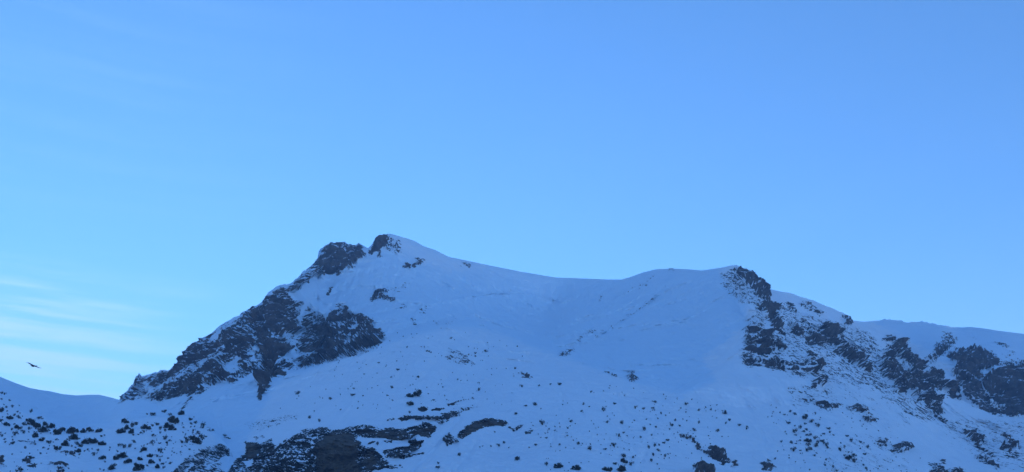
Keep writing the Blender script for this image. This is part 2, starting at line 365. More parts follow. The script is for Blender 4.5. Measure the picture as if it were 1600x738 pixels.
def boxblur(a, r):
    for ax in (0, 1):
        p_ = np.pad(a, [(r + 1, r) if k == ax else (0, 0) for k in (0, 1)], 'edge'); c_ = np.cumsum(p_, ax)
        a = (np.take(c_, range(2 * r + 1, c_.shape[ax]), ax) - np.take(c_, range(0, c_.shape[ax] - 2 * r - 1), ax)) / (2 * r + 1)
    return a
bulk = boxblur(boxblur(cov, 9), 5)                      # big rock masses stand out further than small ones
grey_snow = np.zeros(cov.shape)
def GREY_SNOW(pts, v=1, soft=10):
    sd, sl = _sd_poly(pts, soft + 3); grey_snow[sl] = np.maximum(grey_snow[sl], v * sstep(-soft, soft, sd))
GREY_SNOW([(1128,418),(1150,410),(1300,470),(1400,520),(1600,640),(1800,640),(1800,780),(980,780),(1000,690),(1060,620),(1118,596),(1098,560),(1172,505),(1160,470),(1130,440)], 1, 6)
GREY_SNOW([(430,600),(520,566),(600,542),(640,526),(700,511),(760,516),(800,530),(850,549),(900,567),(960,588),(1020,603),(1070,620),(1000,700),(980,780),(400,780),(380,700)], .75, 6)
GREY_SNOW([(590,366),(640,375),(700,405),(760,418),(700,425),(620,395)], .6, 6)
GREY_SNOW([(0,618),(30,640),(60,656),(90,672),(130,677),(200,660),(250,652),(320,664),(340,690),(280,780),(-200,780),(-200,600)], .6, 5)

def sample(img, px, py):
    x = np.clip(px - X0, 0, img.shape[1] - 1.001); y = np.clip(py - Y0, 0, img.shape[0] - 1.001)
    ix = x.astype(int); iy = y.astype(int); fx = x - ix; fy = y - iy
    return (img[iy, ix] * (1 - fx) + img[iy, ix + 1] * fx) * (1 - fy) + (img[iy + 1, ix] * (1 - fx) + img[iy + 1, ix + 1] * fx) * fy

# ------------------------------------------------------------------ materials
def newmat(name):
    m = bpy.data.materials.new(name); m.use_nodes = True
    nt = m.node_tree; nt.nodes.clear()
    o = nt.nodes.new('ShaderNodeOutputMaterial'); b = nt.nodes.new('ShaderNodeBsdfPrincipled')
    nt.links.new(b.outputs[0], o.inputs[0]); return m, nt, b
def N(nt, t, **kw):
    n = nt.nodes.new(t)
    for k, v in kw.items():
        if k.startswith('_'): setattr(n, k[1:], v)
        else: n.inputs[k.replace('__', ' ')].default_value = v
    return n
def noise(nt, co, scale, detail=4, rough=.6):
    n = N(nt, 'ShaderNodeTexNoise', Scale=scale, Detail=detail, Roughness=rough)
    nt.links.new(co, n.inputs['Vector']); return n.outputs['Fac']
def ramp(nt, fac, stops):
    r_ = nt.nodes.new('ShaderNodeValToRGB'); e = r_.color_ramp.elements
    while len(e) < len(stops): e.new(.5)
    for el, (p, c) in zip(e, stops): el.position = p; el.color = (*c, 1)
    nt.links.new(fac, r_.inputs[0]); return r_.outputs[0]
def math_(nt, op, a, b):
    n = nt.nodes.new('ShaderNodeMath'); n.operation = op
    for i, v in enumerate((a, b)):
        if isinstance(v, (int, float)): n.inputs[i].default_value = v
        else: nt.links.new(v, n.inputs[i])
    return n.outputs[0]
def mixc(nt, f, a, b):
    n = nt.nodes.new('ShaderNodeMix'); n.data_type = 'RGBA'
    nt.links.new(f, n.inputs[0])
    for i, v in ((6, a), (7, b)):
        if isinstance(v, tuple): n.inputs[i].default_value = (*v, 1)
        else: nt.links.new(v, n.inputs[i])
    return n.outputs[2]

SNOW = (.66, .77, .87)
def mountain_material():
    m, nt, b = newmat('snow_and_rock')
    g = N(nt, 'ShaderNodeNewGeometry'); co = g.outputs['Position']
    at = N(nt, 'ShaderNodeAttribute', _attribute_name='rock'); at2 = N(nt, 'ShaderNodeAttribute', _attribute_name='brown'); at3 = N(nt, 'ShaderNodeAttribute', _attribute_name='pale')
    n1 = noise(nt, co, .35, 4, .65)
    v = math_(nt, 'ADD', at.outputs['Fac'], math_(nt, 'MULTIPLY', math_(nt, 'SUBTRACT', n1, .5), .6))
    mr = N(nt, 'ShaderNodeMapRange', _interpolation_type='SMOOTHSTEP'); mr.inputs['From Min'].default_value = .40; mr.inputs['From Max'].default_value = .60
    nt.links.new(v, mr.inputs['Value']); fac = mr.outputs['Result']
    n2 = noise(nt, co, .045, 6, .7); n3 = noise(nt, co, .6, 5, .7)
    nn = math_(nt, 'ADD', math_(nt, 'MULTIPLY', n2, .6), math_(nt, 'MULTIPLY', n3, .4))
    far = ramp(nt, nn, [(.34, (.026, .019, .019)), (.50, (.080, .057, .050)), (.66, (.20, .145, .115))])
    mp = N(nt, 'ShaderNodeMapping'); mp.inputs['Scale'].default_value = (.25, .25, .028); nt.links.new(co, mp.inputs['Vector'])
    n4 = noise(nt, mp.outputs[0], 1.0, 5, .65)
    n4b = math_(nt, 'ADD', math_(nt, 'MULTIPLY', n4, .65), math_(nt, 'MULTIPLY', n2, .35))
    dark = ramp(nt, n4b, [(.36, (.014, .011, .010)), (.54, (.032, .025, .021)), (.68, (.065, .050, .040))])
    panel = ramp(nt, n4b, [(.34, (.045, .030, .021)), (.50, (.102, .068, .046)), (.66, (.17, .115, .078))])
    near = mixc(nt, at3.outputs['Fac'], dark, panel)
    rock = mixc(nt, at2.outputs['Fac'], far, near)
    ns = noise(nt, co, .02, 4, .6)
    at4 = N(nt, 'ShaderNodeAttribute', _attribute_name='grey_snow')
    bluish = mixc(nt, ns, tuple(c * .95 for c in SNOW), SNOW)
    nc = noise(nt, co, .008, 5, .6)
    greyish = mixc(nt, nc, (.74, .76, .80), (.88, .87, .90))       # paler, greyer snow on front ridge, flank, cap and knoll; bluer elsewhere
    snow = mixc(nt, at4.outputs['Fac'], bluish, greyish)
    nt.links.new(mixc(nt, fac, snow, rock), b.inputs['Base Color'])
    nt.links.new(math_(nt, 'ADD', math_(nt, 'MULTIPLY', fac, .25), .6), b.inputs['Roughness'])
    b.inputs['Specular IOR Level'].default_value = .25
    # bump : wind texture on snow, cracks on rock
    h1 = noise(nt, co, .03, 5, .6)
    mp2 = N(nt, 'ShaderNodeMapping'); mp2.inputs['Scale'].default_value = (.05, .16, .3); mp2.inputs['Rotation'].default_value = (0, .5, .4); nt.links.new(co, mp2.inputs['Vector'])
    h2 = noise(nt, mp2.outputs[0], 1.0, 4, .6)
    hs = math_(nt, 'ADD', math_(nt, 'MULTIPLY', h1, 8.0), math_(nt, 'MULTIPLY', h2, 2.2))
    hr = math_(nt, 'MULTIPLY', math_(nt, 'ADD', n3, n4), 1.8)
    hm = N(nt, 'ShaderNodeMix'); nt.links.new(fac, hm.inputs[0]); nt.links.new(hs, hm.inputs[2]); nt.links.new(hr, hm.inputs[3])
    bp = N(nt, 'ShaderNodeBump', Strength=.8, Distance=1.0); nt.links.new(hm.outputs[0], bp.inputs['Height'])
    nt.links.new(bp.outputs[0], b.inputs['Normal'])
    return m
MM = mountain_material()
def snow_material():
    m, nt, b = newmat('valley_snow')
    g = N(nt, 'ShaderNodeNewGeometry'); co = g.outputs['Position']
    nt.links.new(mixc(nt, noise(nt, co, .03), (.74, .77, .81), SNOW), b.inputs['Base Color'])
    b.inputs['Roughness'].default_value = .65
    bp = N(nt, 'ShaderNodeBump', Strength=.5, Distance=.5); nt.links.new(noise(nt, co, .3), bp.inputs['Height']); nt.links.new(bp.outputs[0], b.inputs['Normal'])
    return m
SM = snow_material()
def twig_material():
    m, nt, b = newmat('dark_twigs')
    g = N(nt, 'ShaderNodeNewGeometry'); oi = N(nt, 'ShaderNodeObjectInfo')
    c1 = ramp(nt, noise(nt, g.outputs['Position'], 1.2), [(.3, (.018, .014, .010)), (.6, (.045, .034, .022)), (.8, (.075, .058, .038))])
    c2 = ramp(nt, noise(nt, g.outputs['Position'], 1.2), [(.3, (.012, .014, .009)), (.6, (.030, .034, .020)), (.8, (.05, .055, .035))])
    nt.links.new(mixc(nt, oi.outputs['Random'], c1, c2), b.inputs['Base Color'])
    b.inputs['Roughness'].default_value = .85; b.inputs['Specular IOR Level'].default_value = .15
    return m
TW = twig_material()

def mesh_obj(name, co, faces, mat, smooth=True, attrs=None):
    me = bpy.data.meshes.new(name)
    co = np.asarray(co, np.float32); faces = np.asarray(faces, np.int32); k = faces.shape[1]
    me.vertices.add(len(co)); me.vertices.foreach_set('co', co.ravel())
    me.loops.add(faces.size); me.loops.foreach_set('vertex_index', faces.ravel())
    me.polygons.add(len(faces)); me.polygons.foreach_set('loop_start', np.arange(0, faces.size, k, dtype=np.int32))
    me.polygons.foreach_set('use_smooth', np.full(len(faces), smooth))
    me.update(calc_edges=True)
    for n, a in (attrs or {}).items():
        t = me.attributes.new(n, 'FLOAT', 'POINT'); t.data.foreach_set('value', np.asarray(a, np.float32))
    me.materials.append(mat)
    o = bpy.data.objects.new(name, me); C.objects.link(o); return o
def tag(o, label=None, cat=None, group=None, kind=None):
    if label: o['label'] = label
    if cat: o['category'] = cat
    if group: o['group'] = group
    if kind: o['kind'] = kind
    return o

# ------------------------------------------------------------------ relief
def tps(ctrl, px, py):
    c = np.array(ctrl, float); P_ = c[:, :2] / 100
    def U(r2): return np.where(r2 > 0, r2 * np.log(np.maximum(r2, 1e-12)), 0)
    n = len(c); K = U(((P_[:, None] - P_[None]) ** 2).sum(-1)) + np.eye(n) * .02
    A = np.zeros((n + 3, n + 3)); A[:n, :n] = K; A[:n, n] = 1; A[:n, n + 1:] = P_; A[n, :n] = 1; A[n + 1:, :n] = P_.T
    w = np.linalg.solve(A, np.concatenate([c[:, 2], [0, 0, 0]]))
    x = px / 100; y = py / 100; out = w[n] + w[n + 1] * x + w[n + 2] * y
    for i in range(n): out = out + w[i] * U((x - P_[i, 0]) ** 2 + (y - P_[i, 1]) ** 2)
    return out
def line(pts):
    p = np.array(pts, float); return lambda x: np.interp(x, p[:, 0], p[:, 1])

def normals(Pn):
    du = np.gradient(Pn, axis=1); dv = np.gradient(Pn, axis=0)
    n = np.cross(dv, du); n /= np.linalg.norm(n, axis=-1, keepdims=True) + 1e-9
    return np.where(n[..., 2:3] < 0, -n, n)

sheets = {}
def jag(x):
    m_ = np.zeros(len(x))
    for a_, b_, v_ in ((187,212,.5),(240,300,.6),(300,400,.4),(408,452,.35),(460,566,1.0),(578,588,.5),(1146,1200,.6),(1235,1335,.3),(1370,1500,.6)):
        m_ = np.maximum(m_, v_ * sstep(a_ - 5, a_ + 3, x) * sstep(b_ + 5, b_ - 3, x))
    return m_
def sheet(name, x0, x1, step, crest, ctrl, steps, rows, label, extra=None, back=900, crest_smooth=0, bottom=742, ridf=None, dk=1.0):
    xs = np.arange(x0, x1 + .1, step); cr = crest(xs)
    if crest_smooth:
        k = np.hanning(2 * crest_smooth + 1); k /= k.sum(); pad = np.pad(cr, crest_smooth, 'edge'); cr = np.convolve(pad, k, 'valid')
    jm = jag(xs)
    jn = fbm(np.stack([xs / 9, xs * 0, xs * 0 + x0], -1), 4, 7, .65); cr = cr - (jn * 5.0 + 1.0) * jm
    t = np.linspace(0, 1, rows)
    PX = np.broadcast_to(xs, (rows, len(xs))); bot = np.maximum(bottom, cr + 25)
    PY = cr + (bot - cr) * t[:, None]
    Yd = tps(ctrl, PX, PY)
    for f in steps: Yd = Yd + f(PX, PY)
    Pb = world(PX, PY, Yd)
    # run the slope out to the valley floor in front and down the far side behind the crest
    nf, nb = 40, 44
    b0 = Pb[-1]; s = (np.arange(1, nf + 1) / nf)[:, None]
    zb = b0[:, 2]; ln = zb / math.tan(math.radians(26)); rad = b0[:, :2] / np.linalg.norm(b0[:, :2], axis=1, keepdims=True)
    fr = np.empty((nf, len(xs), 3)); q = s + .25 * s * (1 - s)
    fr[..., 2] = zb * (1 - q) - 2.5 * s
    fr[..., :2] = b0[:, :2] - rad * (ln * s)[..., None]
    a0 = Pb[0]; za = a0[:, 2]; s2 = (np.arange(nb, 0, -1) / nb)[:, None]
    rad2 = a0[:, :2] / np.linalg.norm(a0[:, :2], axis=1, keepdims=True)
    bk = np.empty((nb, len(xs), 3)); s2 = s2 ** 1.6
    bk[..., 2] = za - (za + 2.5) * s2 * (.75 + .25 * s2)
    bk[..., :2] = a0[:, :2] + rad2 * (back * s2)[..., None]
    Pa = np.concatenate([bk, Pb, fr]); nrow = Pa.shape[0]
    PXa = np.broadcast_to(xs, (nrow, len(xs)))
    PYa = np.concatenate([np.repeat(PY[:1], nb, 0), PY, np.repeat(PY[-1:], nf, 0)])
    near = ridf(PXa, PYa) if ridf else np.zeros(PXa.shape)
    wq = Pa / 26.0; wf = Pa / 8.0                     # rock edges wander with the ground
    wamp = 1 - .45 * near
    PXw = PXa + (fbm(wq, 3, 101) * 7 + fbm(wf, 2, 103) * 4) * wamp; PYw = PYa + (fbm(wq, 3, 105) * 5 + fbm(wf, 2, 107) * 3.5) * wamp
    PYw[:nb + 3] = PYa[:nb + 3]; PXw[:nb + 3] = PXa[:nb + 3]
    cv = sample(cov, PXw, PYw)
    fade = np.ones(nrow)
    fade[:nb] = np.linspace(0, 1, nb) ** .5; fade[-nf:] = np.linspace(1, .4, nf)
    cv[:nb] *= np.linspace(.3, 1, nb)[:, None]
    Nb = normals(Pa)
    # broad wind-formed undulation of the snow
    ray = Pa - EYE; ray /= np.linalg.norm(ray, axis=-1, keepdims=True)
    facing = np.clip(-(ray * Nb).sum(-1), .3, 1)
    gul = fbm(np.stack([Pa[..., 0] / 16, Pa[..., 2] / 110, Pa[..., 1] / 260], -1), 3, 15)
    und = (fbm(Pa / 240.0, 3, 5) * 17 + fbm(Pa / 60.0, 3, 9) * 5.5 + gul * 2.4) * np.clip(Pa[..., 1:2][..., 0] / 1700, .4, 1.2)
    und = und + sample(lip, PXa, PYa) * 2.0
    inner = np.ones((nrow, 1)); inner[nb:nb + 60, 0] = np.linspace(.15, 1, 60)
    edge_damp = np.ones((nrow, len(xs))); edge_damp[nb - 10:nb + 60] *= np.concatenate([np.linspace(1, .15, 10), np.linspace(.15, 1, 60)])[:, None]
    Pd = Pa - ray * (und * edge_damp / facing)[..., None]
    # crags
    yw = np.maximum(sstep(1550, 1050, Pa[..., 1]), near); lam = 1 - .52 * yw
    mk = cv > .02; PM = Pa[mk]; ym = yw[mk]; sg_ = np.sign(PXa[mk] - 900)
    def full(v): o_ = np.zeros(cv.shape); o_[mk] = v; return o_
    def craggy(q):
        return ridged(q / 140.0, 1, 19) * 14 - 5 + ridged(q / 62.0, 2, 21) * 10 + ridged(q / 24.0, 3, 33) * 5.5 + fbm(q / 7.5, 3, 41) * 3.4
    def ledges(q):                                    # cliffs break into ledges
        return np.sin((q[..., 2] + q[..., 0] * .25 * sg_ + fbm(q / 40.0, 3, 51) * 18) / 4.6)
    crag = full(craggy(PM) * (1 - ym) + craggy(PM / .45) * ym); led = full(ledges(PM) * (1 - ym) + ledges(PM / .45) * ym)
    rk = sstep(.28, .8, cv)
    hor = Nb.copy(); hor[..., 2] *= .35; hor /= np.linalg.norm(hor, axis=-1, keepdims=True)
    hor = hor * (1 - near[..., None]) - ray * near[..., None]; hor /= np.linalg.norm(hor, axis=-1, keepdims=True)
    amp = rk * fade[:, None] * lam * (.22 + .85 * sstep(.10, .55, sample(bulk, PXa, PYa)))
    crest_amp = np.ones((nrow, 1)); crest_amp[nb - 3:nb + 6, 0] = .55
    Pd = Pd + hor * ((crag * 1.25 - 4 + 2.0 * led) * dk * amp * crest_amp)[..., None]
    Nd = normals(Pd)
    # snow lies where the ground is less steep
    steep = 1 - Nd[..., 2]; base = 1 - Nb[..., 2]
    sl = np.clip((steep - base) * 1.25, -.55, .55)
    wrp = fbm(PM / 45, 3, 67) * 13
    def streak(ang, along, across, sd):
        c_, s_ = math.cos(ang), math.sin(ang)
        a = (PM[..., 0] * c_ + PM[..., 2] * s_); b = (-PM[..., 0] * s_ + PM[..., 2] * c_) + wrp
        return full(fbm(np.stack([a / along, b / across, PM[..., 1] / 60], -1), 4, sd, .62))
    wl = sstep(760, 640, PXa)
    stl = streak(math.radians(48), 38, 5.5, 61); strr = streak(math.radians(-30), 15, 5, 71) * .75 + streak(math.radians(-58), 16, 5, 73) * .45; stn = streak(math.radians(8), 7, 3.4, 81) * .6 + streak(math.radians(70), 9, 4, 83) * .6
    fine0 = full(fbm(PM / 9.0, 3, 95))
    rib = streak(math.radians(66), 30, 5, 65); wr = sstep(455, 475, PXa) * sstep(640, 610, PXa) * sstep(455, 475, PYa)
    stl = stl * (1 - wr) + rib * wr
    st = stl * wl + strr * (1 - wl); st = st * (1 - near) + stn * near
    pl = np.clip(sample(pale, PXw + (PXw - PXa) * 1.2, PYw) * (1 + fine0 * .9), 0, 1)
    core = np.maximum(sstep(.95, .99, cv), pl * .85)
    cvm = np.where(cv > .45, .45 + (cv - .45) * .46, cv) + .16 * core
    fine = full(fbm(PM / 4.2, 3, 91, .75) * (1 - ym) + fbm(PM / 2.1, 3, 92, .75) * ym)
    rock = cvm + sl * (.75 * rk * (1 - .45 * core)) + st * (.66 * sstep(.05, .45, cv) * (1 - .45 * core)) + fine * (.74 * sstep(.1, .4, cv) * (1 - .42 * core))
    rock = np.where(cv < .02, 0, rock) * 1.0
    rock[:nb] *= np.linspace(.6, 1, nb)[:, None]
    nr, nc = rock.shape
    idx = np.arange(nr * nc).reshape(nr, nc)
    quads = np.stack([idx[:-1, :-1], idx[1:, :-1], idx[1:, 1:], idx[:-1, 1:]], -1).reshape(-1, 4)
    rg = reg[np.clip(PYa.astype(int) - Y0, 0, reg.shape[0] - 1), np.clip(PXa.astype(int) - X0, 0, reg.shape[1] - 1)].copy()
    rg[:nb - 1] = 0; rg[-nf + 10:] = 0
    fr_ = rg[:-1, :-1].reshape(-1)
    co = Pd.reshape(-1, 3); at = {'rock': rock.reshape(-1), 'brown': near.reshape(-1), 'pale': pl.reshape(-1), 'grey_snow': sample(grey_snow, PXw, PYw).reshape(-1)}
    def cut(fid):
        f = quads[fid]; u, inv = np.unique(f, return_inverse=True)
        return co[u], inv.reshape(f.shape), {k: v[u] for k, v in at.items()}
    allowed = extra
    ids = [i for i in np.unique(fr_) if i in allowed]
    keep = ~np.isin(fr_, ids)
    c_, f_, a_ = cut(keep)
    o = tag(mesh_obj(name, c_, f_, MM, True, a_), label, kind='structure')
    for i in ids:
        sel = fr_ == i
        if sel.sum() < 12: continue
        c_, f_, a_ = cut(sel)
        nm, lb, ct, gp = regions[i - 1]
        org = c_.mean(0)
        ob = mesh_obj(nm, c_ - org, f_, MM, True, a_); ob.location = org
        tag(ob, lb, ct, gp)
    sheets[name] = (xs, cr, bot, Pd[nb:nb + rows])
    return Pd
def surf(name, px, py):
    xs, cr, bot, G_ = sheets[name]
    fx = (px - xs[0]) / (xs[1] - xs[0])
    if fx < 0 or fx > len(xs) - 2: return None
    i = int(fx); t = (py - cr[i]) / (bot[i] - cr[i]) * (G_.shape[0] - 1)
    if t < 0 or t > G_.shape[0] - 2: return None
    j = int(t); return G_[j, i] * (1 - (t - j)) + G_[j + 1, i] * (t - j)

LEFT = set(range(LR0, len(regions) + 1))
FARR = {i + 1 for i, g in enumerate(regions) if 'far right' in g[1] or 'right edge of the view' in g[1] or 'between the right ridges' in g[1]}
LEFT |= {i + 1 for i, g in enumerate(regions) if 'steep streaked crag' in g[1]}
MAIN = set(range(1, len(regions) + 1)) - LEFT - FARR

main_crest = line([(-220,790),(60,760),(150,690),(185,627),(190,622),(200,610),(213,590),(217,583),(222,588),(245,582),(249,579),(262,580),(275,570),(290,548),(300,538),(330,522),(345,508),(360,500),(375,493),(395,482),(408,473),(420,457),(432,448),(442,445),(453,444),(458,440),(470,430),(490,413),(496,405),(498,393),(508,385),(520,383),(532,381),(545,382),(559,381),(567,384),(575,388),(580,385),(584,378),(587,369),(597,364),(612,366),(640,374),(648,377),(662,385),(680,391),(702,402),(718,405),(760,414),(790,420),(810,424),(850,431),(870,434),(900,435),(950,437),(972,437),(985,433),(1005,426),(1025,421),(1050,420),(1075,421),(1097,423),(1110,421),(1130,418),(1142,415),(1150,415),(1165,421),(1181,429),(1190,442),(1196,450),(1215,455),(1234,458),(1250,464),(1268,469),(1284,476),(1310,486),(1322,492),(1333,502),
    (1345,508),(1370,520),(1385,526),(1400,532),(1414,541),(1428,558),(1440,563),(1450,575),(1462,583),(1475,597),(1488,603),(1503,619),(1507,628),(1520,634),(1545,645),(1575,651),(1600,650),(1700,655),(1820,650)])
main_ctrl = [(-220,790,1250),(0,770,1300),(185,625,1950),(217,584,2000),(240,640,1600),(300,538,1950),(320,600,1560),(300,680,1150),(340,700,1010),(400,482,1950),(420,540,1700),(410,620,1350),(460,443,2050),(500,500,1850),(520,381,2250),(540,430,2080),(597,364,2300),(600,470,1900),(700,403,2450),(700,460,2120),
    (850,431,2600),(850,490,2470),(760,500,2120),(950,437,2650),(970,500,2260),(1000,550,1780),(900,530,1960),(1060,420,2500),(1080,500,2120),(1145,415,2350),(1165,500,1850),(1130,530,1800),(1180,560,1640),(1200,470,2080),(1260,466,2230),(1290,530,1850),(1333,502,2150),(1350,560,1820),(1420,556,2000),(1420,620,1650),(1503,622,1850),(1600,650,1760),(1820,650,1750),
    (1100,620,1330),(1250,620,1430),(1400,670,1400),(1600,700,1500),(1150,680,1130),(1300,690,1180),(450,640,1190),(560,600,1220),(640,560,1290),(700,610,1160),(800,600,1230),(900,620,1190),(1000,650,1150),
    (350,740,850),(450,690,930),(450,740,890),(520,672,975),(520,740,900),(620,668,1000),(620,740,850),(700,690,940),(720,740,850),(800,680,1000),(850,740,860),(1000,740,900),(1200,740,960),(1400,740,1130),(1600,740,1310),(1820,740,1350)]
c_crest = line([(-300,800),(250,705),(340,655),(400,620),(450,592),(520,565),(600,540),(640,524),(700,509),(760,514),(800,526),(850,545),(900,562),(960,583),(1020,598),(1100,612),(1300,640)])
d_line = line([(400,1165),(470,1150),(500,1172),(540,1150),(575,1120),(610,1060),(660,1000),(760,980)])
def step_d(px, py):                                   # the right flank stands out of the bowl
    return -75 * sstep(-6, 14, px - d_line(py)) * sstep(415, 450, py) * sstep(640, 590, py) * sstep(1330, 1220, px)
def step_c(px, py):
    w = sstep(420, 520, px) * sstep(1060, 820, px)
    return w * 330 * sstep(6, -14, py - c_crest(px))
nearf = lambda px, py: sstep(612, 645, py - (px - 600) * .03) * sstep(860, 800, px) * sstep(225, 245, px)
sheet('mountain', -220, 1820, 1.0, main_crest, main_ctrl, [step_c, step_d], 400, 'snow covered mountain with a rocky left ridge and smooth central bowl', MAIN, 1100, 0, ridf=nearf)

left_crest = line([(-220,520),(-100,555),(-20,582),(0,589),(25,599),(45,606),(60,609),(80,612),(97,616),(120,618),(140,617),(155,617),(172,621),(186,625),(205,625),(225,626),(245,632),(262,638),(290,648),(315,662),(335,676),(350,690),(361,704),(366,722),(372,750),(384,790),(440,860)])
left_ctrl = [(-220,520,1500),(0,589,1400),(60,620,1320),(150,617,1330),(230,627,1250),(100,650,1190),(290,648,1120),(340,682,1010),(400,750,900),(200,650,1080),(0,630,1130),(0,690,860),(100,690,880),(200,690,890),(290,690,900),(0,740,740),(150,740,760),(300,740,790),(-220,640,1100),(-220,740,800),(440,790,850)]
a_crest = line([(-220,540),(0,616),(30,636),(60,652),(90,668),(130,673),(180,664),(200,655),(240,650),(300,655)])
def step_a(px, py): return sstep(215, 130, px) * 150 * sstep(3, -8, py - a_crest(px))
sheet('hill', -220, 440, 1.0, left_crest, left_ctrl, [step_a], 210, 'low snowy hill at the left', LEFT, 330, dk=.4, ridf=lambda px, py: sstep(668, 690, py) * sstep(245, 275, px))

far_crest = line([(1180,590),(1250,540),(1300,508),(1330,501),(1350,503),(1385,500),(1400,501),(1420,505),(1440,503),(1465,508),(1490,513),(1515,511),(1535,513),(1560,517),(1600,522),(1700,530),(1820,528)])
far_ctrl = [(1180,590,2700),(1330,501,2900),(1385,500,2950),(1440,503,2950),(1430,550,2500),(1400,540,2600),(1478,519,2750),(1450,565,2320),(1490,513,2950),(1600,522,2850),(1820,528,2800),(1560,545,2500),(1500,560,2330),(1600,575,2320),(1500,620,2120),(1600,650,2060),(1820,650,2050),(1400,650,2150),(1250,650,2300),(1820,740,1950),(1300,740,2050),(1550,740,1950)]
sheet('far_mountain', 1180, 1820, 1.0, far_crest, far_ctrl, [], 240, 'farther snowy mountain shoulder at the right', FARR, 1300)

# ------------------------------------------------------------------ unseen range added behind the viewer to keep the low sun off the valley
sg, tg = np.meshgrid(np.linspace(0, 1, 140), np.linspace(-1, 1, 90))
ax_ = 2400 + .866 * 8400 * (sg - .5); ay_ = -4157 + .5 * 8400 * (sg - .5); nx_, ny_ = -.5, .866
rx, ry = ax_ + nx_ * tg * 1700, ay_ + ny_ * tg * 1700
rz = 1130 * (1 - np.abs(tg) ** 1.15) * np.clip(np.minimum(sg, 1 - sg) * 5, 0, 1) ** .7 + fbm(np.stack([rx / 400, ry / 400, rx * 0], -1), 5, 77) * 110 * (1 - np.abs(tg)) - 3
ri = np.arange(140 * 90).reshape(90, 140)
rq = np.stack([ri[:-1, :-1], ri[:-1, 1:], ri[1:, 1:], ri[1:, :-1]], -1).reshape(-1, 4)
tag(mesh_obj('ridge', np.stack([rx, ry, rz], -1).reshape(-1, 3), rq, SM), 'added unseen snowy ridge that blocks the low sun from the valley', kind='structure')

# ------------------------------------------------------------------ valley floor
gx = np.linspace(-9000, 9000, 121); gy = np.linspace(-9000, 9000, 121); GX, GY = np.meshgrid(gx, gy)
gz = fbm(np.stack([GX / 500, GY / 500, GX * 0], -1), 3, 3) * 3 * sstep(60, 400, np.hypot(GX, GY))
gi = np.arange(121 * 121).reshape(121, 121)
tag(mesh_obj('ground', np.stack([GX, GY, gz], -1).reshape(-1, 3), np.stack([gi[:-1, :-1], gi[:-1, 1:], gi[1:, 1:], gi[1:, :-1]], -1).reshape(-1, 4), SM), 'snow covered valley floor', kind='structure')

# ------------------------------------------------------------------ bushes
def bush_mesh(seed, wide=1.0, tall=1.0, n=200):
    r_ = np.random.default_rng(seed); V = []; Fc = []
    lobes = [(r_.uniform(-.42, .42) * wide, r_.uniform(-.38, .38), r_.uniform(.16, .6) * tall, r_.uniform(.12, .26)) for _ in range(5)]
    lobes.append((0, 0, .28 * tall, .27))
    for k in range(n):
        lx, ly, lz, lr = lobes[k % len(lobes)]
        d = r_.normal(size=3); d /= np.linalg.norm(d); rr = lr * r_.uniform(.35, 1.3)
        c = np.array([lx, ly, lz]) + d * rr * np.array([wide, 1, tall])
        c[2] = max(c[2], .02)
        a = r_.normal(size=3) * .5 + d; a /= np.linalg.norm(a); b_ = np.cross(a, r_.normal(size=3)); b_ /= np.linalg.norm(b_)
        s = r_.uniform(.035, .075); i = len(V)
        V += [c - a * s * 1.6, c + b_ * s * .7, c + a * s * 1.6, c - b_ * s * .7]; Fc.append((i, i + 1, i + 2, i + 3))
    for k in range(20):                                   # woody stems from the root outwards
        th = r_.uniform(0, 6.28); le = r_.uniform(.35, .62)
        tip = np.array([math.cos(th) * le * .75 * wide, math.sin(th) * le * .75, le * tall * r_.uniform(.8, 1.5)])
        p = np.array([math.cos(th), math.sin(th), 0]) * .04; side = np.cross(tip, [0, 0, 1]); side = side / (np.linalg.norm(side) + 1e-6) * .022
        up = np.array([0, 0, .02]); i = len(V)
        V += [p - side, p + side, p + up * 2, tip - side * .3, tip + side * .3, tip + up * .3]
        Fc += [(i, i + 1, i + 4, i + 3), (i + 1, i + 2, i + 5, i + 4), (i + 2, i, i + 3, i + 5)]
    o = mesh_obj('bush', np.array(V), np.array(Fc), TW, False); me = o.data; bpy.data.objects.remove(o); return me
variants = [bush_mesh(s, w, t) for s, w, t in ((1, 1, 1.1), (2, 1.1, .95), (3, .8, 1.4), (4, 1.25, .8), (5, 1, 1.15), (6, .85, 1.3))]
big_variants = [bush_mesh(11, 1.1, 1.0, 620), bush_mesh(12, .95, 1.15, 620)]

K12 = (180, 610, 5.767, [(90,280,9),(290,212,4),(330,212,8),(447,187,7),(597,203,9),(493,217,6),(525,262,15),(545,290,7),(105,335,9),(155,318,8),(195,297,8),(50,365,11),(25,372,8),(150,368,11),(260,330,9),(310,335,9),(340,312,5),(375,302,7),(405,345,6),(450,362,5),(405,382,4),(470,315,12),(510,335,12),(265,372,5),(235,382,4),(208,395,4),(165,398,5),(340,402,6),(680,258,7),(722,287,6),(787,325,8),(620,333,4),(690,300,4),(705,360,5),(685,330,3),(750,380,7),(765,410,6),(790,435,8),(700,430,9),(740,455,13),(670,420,6),(650,460,8),(600,462,7),(635,430,5),(455,430,7),(490,450,5),(470,475,5),(400,475,4),(330,465,7),(170,460,6),(30,493,6),(75,505,8),(133,500,7),(255,525,10),(235,550,5),(395,535,8),(415,555,5),(320,585,9),(375,592,5),(475,612,4),(408,632,5),(325,640,9),(435,660,5),(385,685,9),(435,695,5),(220,612,9),(20,600,12),(80,585,12),(120,635,10),(190,665,10),(215,695,13),(290,675,5),(670,530,4),(500,655,5),(590,555,3),(820,415,4)])
